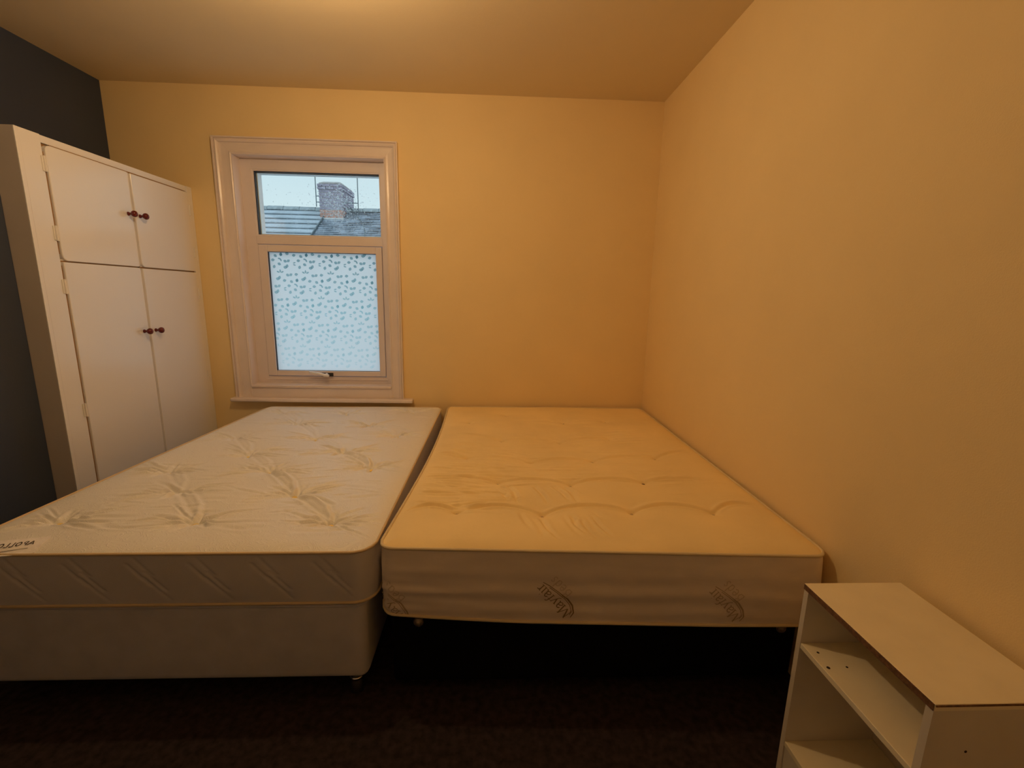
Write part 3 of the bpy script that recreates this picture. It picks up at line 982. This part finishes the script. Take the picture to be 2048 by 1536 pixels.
# ------------------------------------------------------------------ bedside shelf unit
SXA, SXB, SYA, SYB, SZT = .868, 1.143, .712, 1.087, .665
sh = tag(empty('shelf_unit', (1.005, .9, 0)), 'small cream laminate shelf unit standing by the right wall', 'shelf unit')
th = .016
tp = box('top_board', (SXA - .001, SXB, SYA - .002, SYB + .002, SZT - th, SZT), M['laminate'], sh, bev=.0012, seg=1)
box('edge_strip', (SXA - .0025, SXA - .0008, SYA, SYB, SZT - th + .0005, SZT - .001), M['chip'], tp)
box('edge_strip', (SXA, SXB - .001, SYA - .0035, SYA - .0018, SZT - th * .3, SZT - .001), M['chip'], tp)
for y0 in (SYA, SYB - th):
    e = box('end_panel', (SXA, SXB, y0, y0 + th, 0, SZT - th - .0005), M['laminate2'], sh)
box('back_panel', (SXB - .008, SXB - .003, SYA + th, SYB - th, .02, SZT - th), M['laminate2'], sh)
for z in (.491, .160):
    s_ = box('shelf', (SXA + .001, SXB - .008, SYA + th, SYB - th, z - th, z), M['laminate'], sh, bev=.001, seg=1)
    if z > .3:
        for (x, y, r1) in ((.893, 1.035, .0035), (.884, .984, .0045), (.935, .985, .003)):
            bm = bmesh.new(); add_lathe(bm, [(r1, 0), (r1, .0006)], (x, y, z), 'Z', 10)
            obj('screw_hole', bm, M['hole'], s_)
box('plinth', (SXA + .004, SXA + .018, SYA + th, SYB - th, 0, .143), M['laminate2'], sh)
bm = bmesh.new(); add_lathe(bm, [(.0028, 0), (.0028, -.0006)], (.955, SYA, .55), 'Y', 10)
obj('screw_hole', bm, M['hole'], sh)

# ------------------------------------------------------------------ pendant lamp just above the frame
lamp = tag(empty('pendant_lamp', (-.73, 1.80, ZC)), 'bare lit bulb hanging from the ceiling above the left mattress', 'lamp')
bm = bmesh.new(); add_lathe(bm, [(.045, 0), (.045, -.012), (.030, -.026), (.006, -.030)], (-.73, 1.80, ZC), 'Z', 24)
obj('ceiling_rose', bm, M['white_plastic'], lamp, True)
bm = bmesh.new(); add_tube(bm, [(-.73, 1.80, ZC - .028), (-.73, 1.80, 2.565)], .003, 8)
obj('cord', bm, M['white_plastic'], lamp)
bm = bmesh.new(); add_lathe(bm, [(.006, 2.570), (.017, 2.560), (.018, 2.515), (.015, 2.503)], (-.73, 1.80, 0), 'Z', 20)
obj('lamp_holder', bm, M['white_plastic'], lamp, True)
bm = bmesh.new(); add_lathe(bm, [(.010, 2.507), (.013, 2.500), (.021, 2.485), (.028, 2.470), (.030, 2.455), (.026, 2.439), (.016, 2.428), (.004, 2.425)], (-.73, 1.80, 0), 'Z', 20)
bmesh.ops.recalc_face_normals(bm, faces=bm.faces)
tag(obj('bulb', bm, M['bulb'], lamp, True), 'glowing warm bulb')

# ------------------------------------------------------------------ outside: the house opposite
PITCH = math.radians(32)
RY, RZ = 14.0, 3.72
cp, sp_ = math.cos(PITCH), math.sin(PITCH)


def roofpt(x, s, lift=0.0): return Vector((x, RY - cp * s - sp_ * lift, RZ - sp_ * s + cp * lift))


def roof_slab(bm, x0, x1, s0, s1, l0, l1, th_):
    """board on the slope from s0 (upper) to s1 (lower edge); l = lift at each end"""
    v = [roofpt(x0, s0, l0), roofpt(x1, s0, l0), roofpt(x1, s1, l1), roofpt(x0, s1, l1)]
    w2 = [roofpt(x0, s0, l0 - th_), roofpt(x1, s0, l0 - th_), roofpt(x1, s1, l1 - th_), roofpt(x0, s1, l1 - th_)]
    a = [bm.verts.new(p) for p in v]; b = [bm.verts.new(p) for p in w2]
    bm.faces.new(a); bm.faces.new(b[::-1])
    for j in range(4): bm.faces.new((a[j], b[j], b[(j + 1) % 4], a[(j + 1) % 4]))


hs = tag(empty('terraced_house', (-4.5, 14, -3)), 'terraced house across the street with a grey roof seen through the window', 'house')
bm = bmesh.new()
add_box(bm, -14, 3, 10.9, 17.4, -3, 1.75)
obj('wall', bm, M['render'], hs)
bm = bmesh.new()
a = [bm.verts.new(p) for p in ((-14, RY, RZ - .02), (3, RY, RZ - .02), (3, RY - cp * 3.7, RZ - .02 - sp_ * 3.7), (-14, RY - cp * 3.7, RZ - .02 - sp_ * 3.7), (-14, RY + cp * 3.7, RZ - .02 - sp_ * 3.7), (3, RY + cp * 3.7, RZ - .02 - sp_ * 3.7))]
bm.faces.new((a[0], a[3], a[2], a[1])); bm.faces.new((a[0], a[1], a[5], a[4])); bm.faces.new((a[3], a[4], a[5], a[2]))
bm.faces.new((a[0], a[4], a[3])); bm.faces.new((a[1], a[2], a[5]))
obj('roof', bm, M['slate'], hs)
XV = -4.78
for k in range(12):     # wide interlocking courses on the left
    bm = bmesh.new(); s0 = .10 + .292 * k
    roof_slab(bm, -14, XV, s0 - .05, s0 + .292, .02, .075, .03)
    obj('tile_course', bm, M['rooftile'], hs)
bm = bmesh.new()        # small slates on the right, too fine to pick apart
rs = random.Random(5)
for k in range(32):
    s0 = .08 + .112 * k
    x = XV + .01 - (k % 2) * .12
    while x < 0.5:
        ww = .25
        roof_slab(bm, max(x, XV), x + ww - .008, s0 - .02, s0 + .112, .01, .024 + rs.uniform(0, .012), .01)
        x += ww
tag(obj('slates', bm, M['slate'], hs), kind='stuff')
bm = bmesh.new(); roof_slab(bm, XV - .012, XV + .014, .3, 3.7, .082, .082, .05)
obj('verge_strip', bm, M['aerial'], hs)
proto = None
for k in range(22):
    x = -9.2 + .45 * k
    bm = bmesh.new()
    n = 8
    for j in range(n):
        a0, a1 = math.pi * (j / n), math.pi * ((j + 1) / n)
        r0, r1 = .115, .095
        q = [(r, a) for r, a in ((r0, a0), (r0, a1), (r1, a1), (r1, a0))]
        v0 = [bm.verts.new((.006, r * math.cos(a), r * math.sin(a))) for r, a in q]
        v1 = [bm.verts.new((.444, r * math.cos(a), r * math.sin(a))) for r, a in q]
        for i in range(4): bm.faces.new((v0[i], v0[(i + 1) % 4], v1[(i + 1) % 4], v1[i]))
        bm.faces.new(v0[::-1]); bm.faces.new(v1)
    if proto is None:
        bmesh.ops.recalc_face_normals(bm, faces=bm.faces)
        me = bpy.data.meshes.new('ridge_tile'); bm.to_mesh(me); me.materials.append(M['ridge']); proto = me
    bm.free()
    o = bpy.data.objects.new('ridge_tile', proto); C.objects.link(o); o.parent = hs
    o.location = Vector((x, RY, RZ - .015 + rs.uniform(-.008, .008))) - hs.location
# chimney
CX0, CX1, CY0, CY1, CZ0, CZ1 = -4.88, -4.25, 13.5, 14.62, 3.30, 4.36
bm = bmesh.new()
add_box(bm, CX0 + .012, CX1 - .012, CY0 + .012, CY1 - .012, CZ0, CZ1 + .02)
ch = tag(obj('chimney_stack', bm, M['mortar'], hs), 'brick chimney stack')
protos = {}


def brick(x0, x1, y0, y1, z0, z1, mt, key):
    if key not in protos:
        bm = bmesh.new(); add_box(bm, 0, x1 - x0, 0, y1 - y0, 0, z1 - z0, .006, 1)
        me = bpy.data.meshes.new('brick'); bm.to_mesh(me); bm.free(); me.materials.append(mt); protos[key] = me
    o = bpy.data.objects.new('brick', protos[key]); C.objects.link(o); o.parent = ch
    o.location = Vector((x0 + rs.uniform(-.004, .004), y0 + rs.uniform(-.004, .004), z0)) - hs.location - ch.location


bh = .0755
nc = 14
for c in range(nc):
    z0 = CZ0 + c * bh; z1 = z0 + bh - .012
    mt = M['brick_low'] if c < 5 or (c < 7 and rs.random() < .5) else M['brick_top']
    out = .025 if c >= nc - 2 else 0.0
    # front face
    xs = [CX0, CX0 + .21, CX0 + .42, CX1] if c % 2 == 0 else [CX0, CX0 + .105, CX0 + .315, CX0 + .525, CX1]
    for a_, b_ in zip(xs, xs[1:]):
        if roofpt(0, (RY - CY0) / cp).z < z1 + .05: brick(a_ - (out if a_ == CX0 else 0), b_ - .010 + (out if b_ == CX1 else 0), CY0 - out, CY0 + .10, z0, z1, mt, ('f', round(b_ - a_, 3), mt.name, out, a_ == CX0, b_ == CX1))
    # side face towards the right
    ys = [CY0 + .105 + .225 * i for i in range(5)] if c % 2 == 0 else [CY0 + .105 + .1125] + [CY0 + .33 + .225 * i - .0 for i in range(4)]
    ys = sorted(set([CY0 + .105] + ys + [CY1]))
    ys = [y for y in ys if y <= CY1]
    for a_, b_ in zip(ys, ys[1:]):
        if b_ - a_ < .03: continue
        brick(CX1 - .10, CX1 + out, a_, b_ - .010, z0, z1, mt, ('s', round(b_ - a_, 3), mt.name, out))
# mortar hump on top of the stack
bm = bmesh.new()
nn = 12
rows = []
for (f, h) in ((1.0, 0.0), (.96, .035), (.80, .07), (.5, .09)):
    ring = []
    for (sx, sy, a0) in ((1, 1, 0), (-1, 1, 90), (-1, -1, 180), (1, -1, 270)):
        for i in range(4):
            a = math.radians(a0 + 30 * i)
            hx, hy, r_ = (CX1 - CX0) / 2, (CY1 - CY0) / 2, .10
            ring.append(bm.verts.new(((CX0 + CX1) / 2 + f * (sx * (hx - r_) + r_ * math.cos(a)), (CY0 + CY1) / 2 + f * (sy * (hy - r_) + r_ * math.sin(a)), CZ1 + h)))
    rows.append(ring)
for a_, b_ in zip(rows, rows[1:]):
    for j in range(16): bm.faces.new((a_[j], a_[(j + 1) % 16], b_[(j + 1) % 16], b_[j]))
bm.faces.new(rows[-1]); bm.faces.new(rows[0][::-1])
obj('mortar_cap', bm, M['mortar'], ch, True)
bm = bmesh.new(); add_box(bm, CX0 - .04, CX1 + .03, CY0 - .05, CY0 - .01, 3.395, 3.455, .006)
obj('flashing', bm, M['lead'], hs)

# aerial masts fixed to the stack
for (x, y, z0, z1, sgn) in ((-4.965, 13.52, 3.75, 4.95, 1), (-3.87, 13.7, 3.62, 4.95, -1)):
    bm = bmesh.new(); add_tube(bm, [(x, y, z0), (x + .01, y, z1)], .013, 8)
    r_ = tag(obj('aerial_mast', bm, M['aerial'], hs), 'thin dark aerial mast')
    for zz in (z0 + .12, z0 + .28):
        xe = CX0 if sgn > 0 else CX1
        bm = bmesh.new(); add_tube(bm, [(x, y, zz), (xe, y, zz)], .013, 6)
        obj('bracket', bm, M['aerial'], r_)
bm = bmesh.new()
add_tube(bm, [(-4.2, 14.0, 3.86), (-4.0, 13.75, 3.66), (-3.8, 13.45, 3.45), (-3.6, 13.15, 3.27), (-3.45, 12.75, 3.04), (-3.35, 12.3, 2.76)], .012, 6)
tag(obj('aerial_cable', bm, M['aerial'], hs), 'thin black cable')
tag(box('ground', (-40, 40, 3.8, 60, -3.2, -3.0), M['ground']), 'grey street surface outside below the window', 'ground', kind='structure')
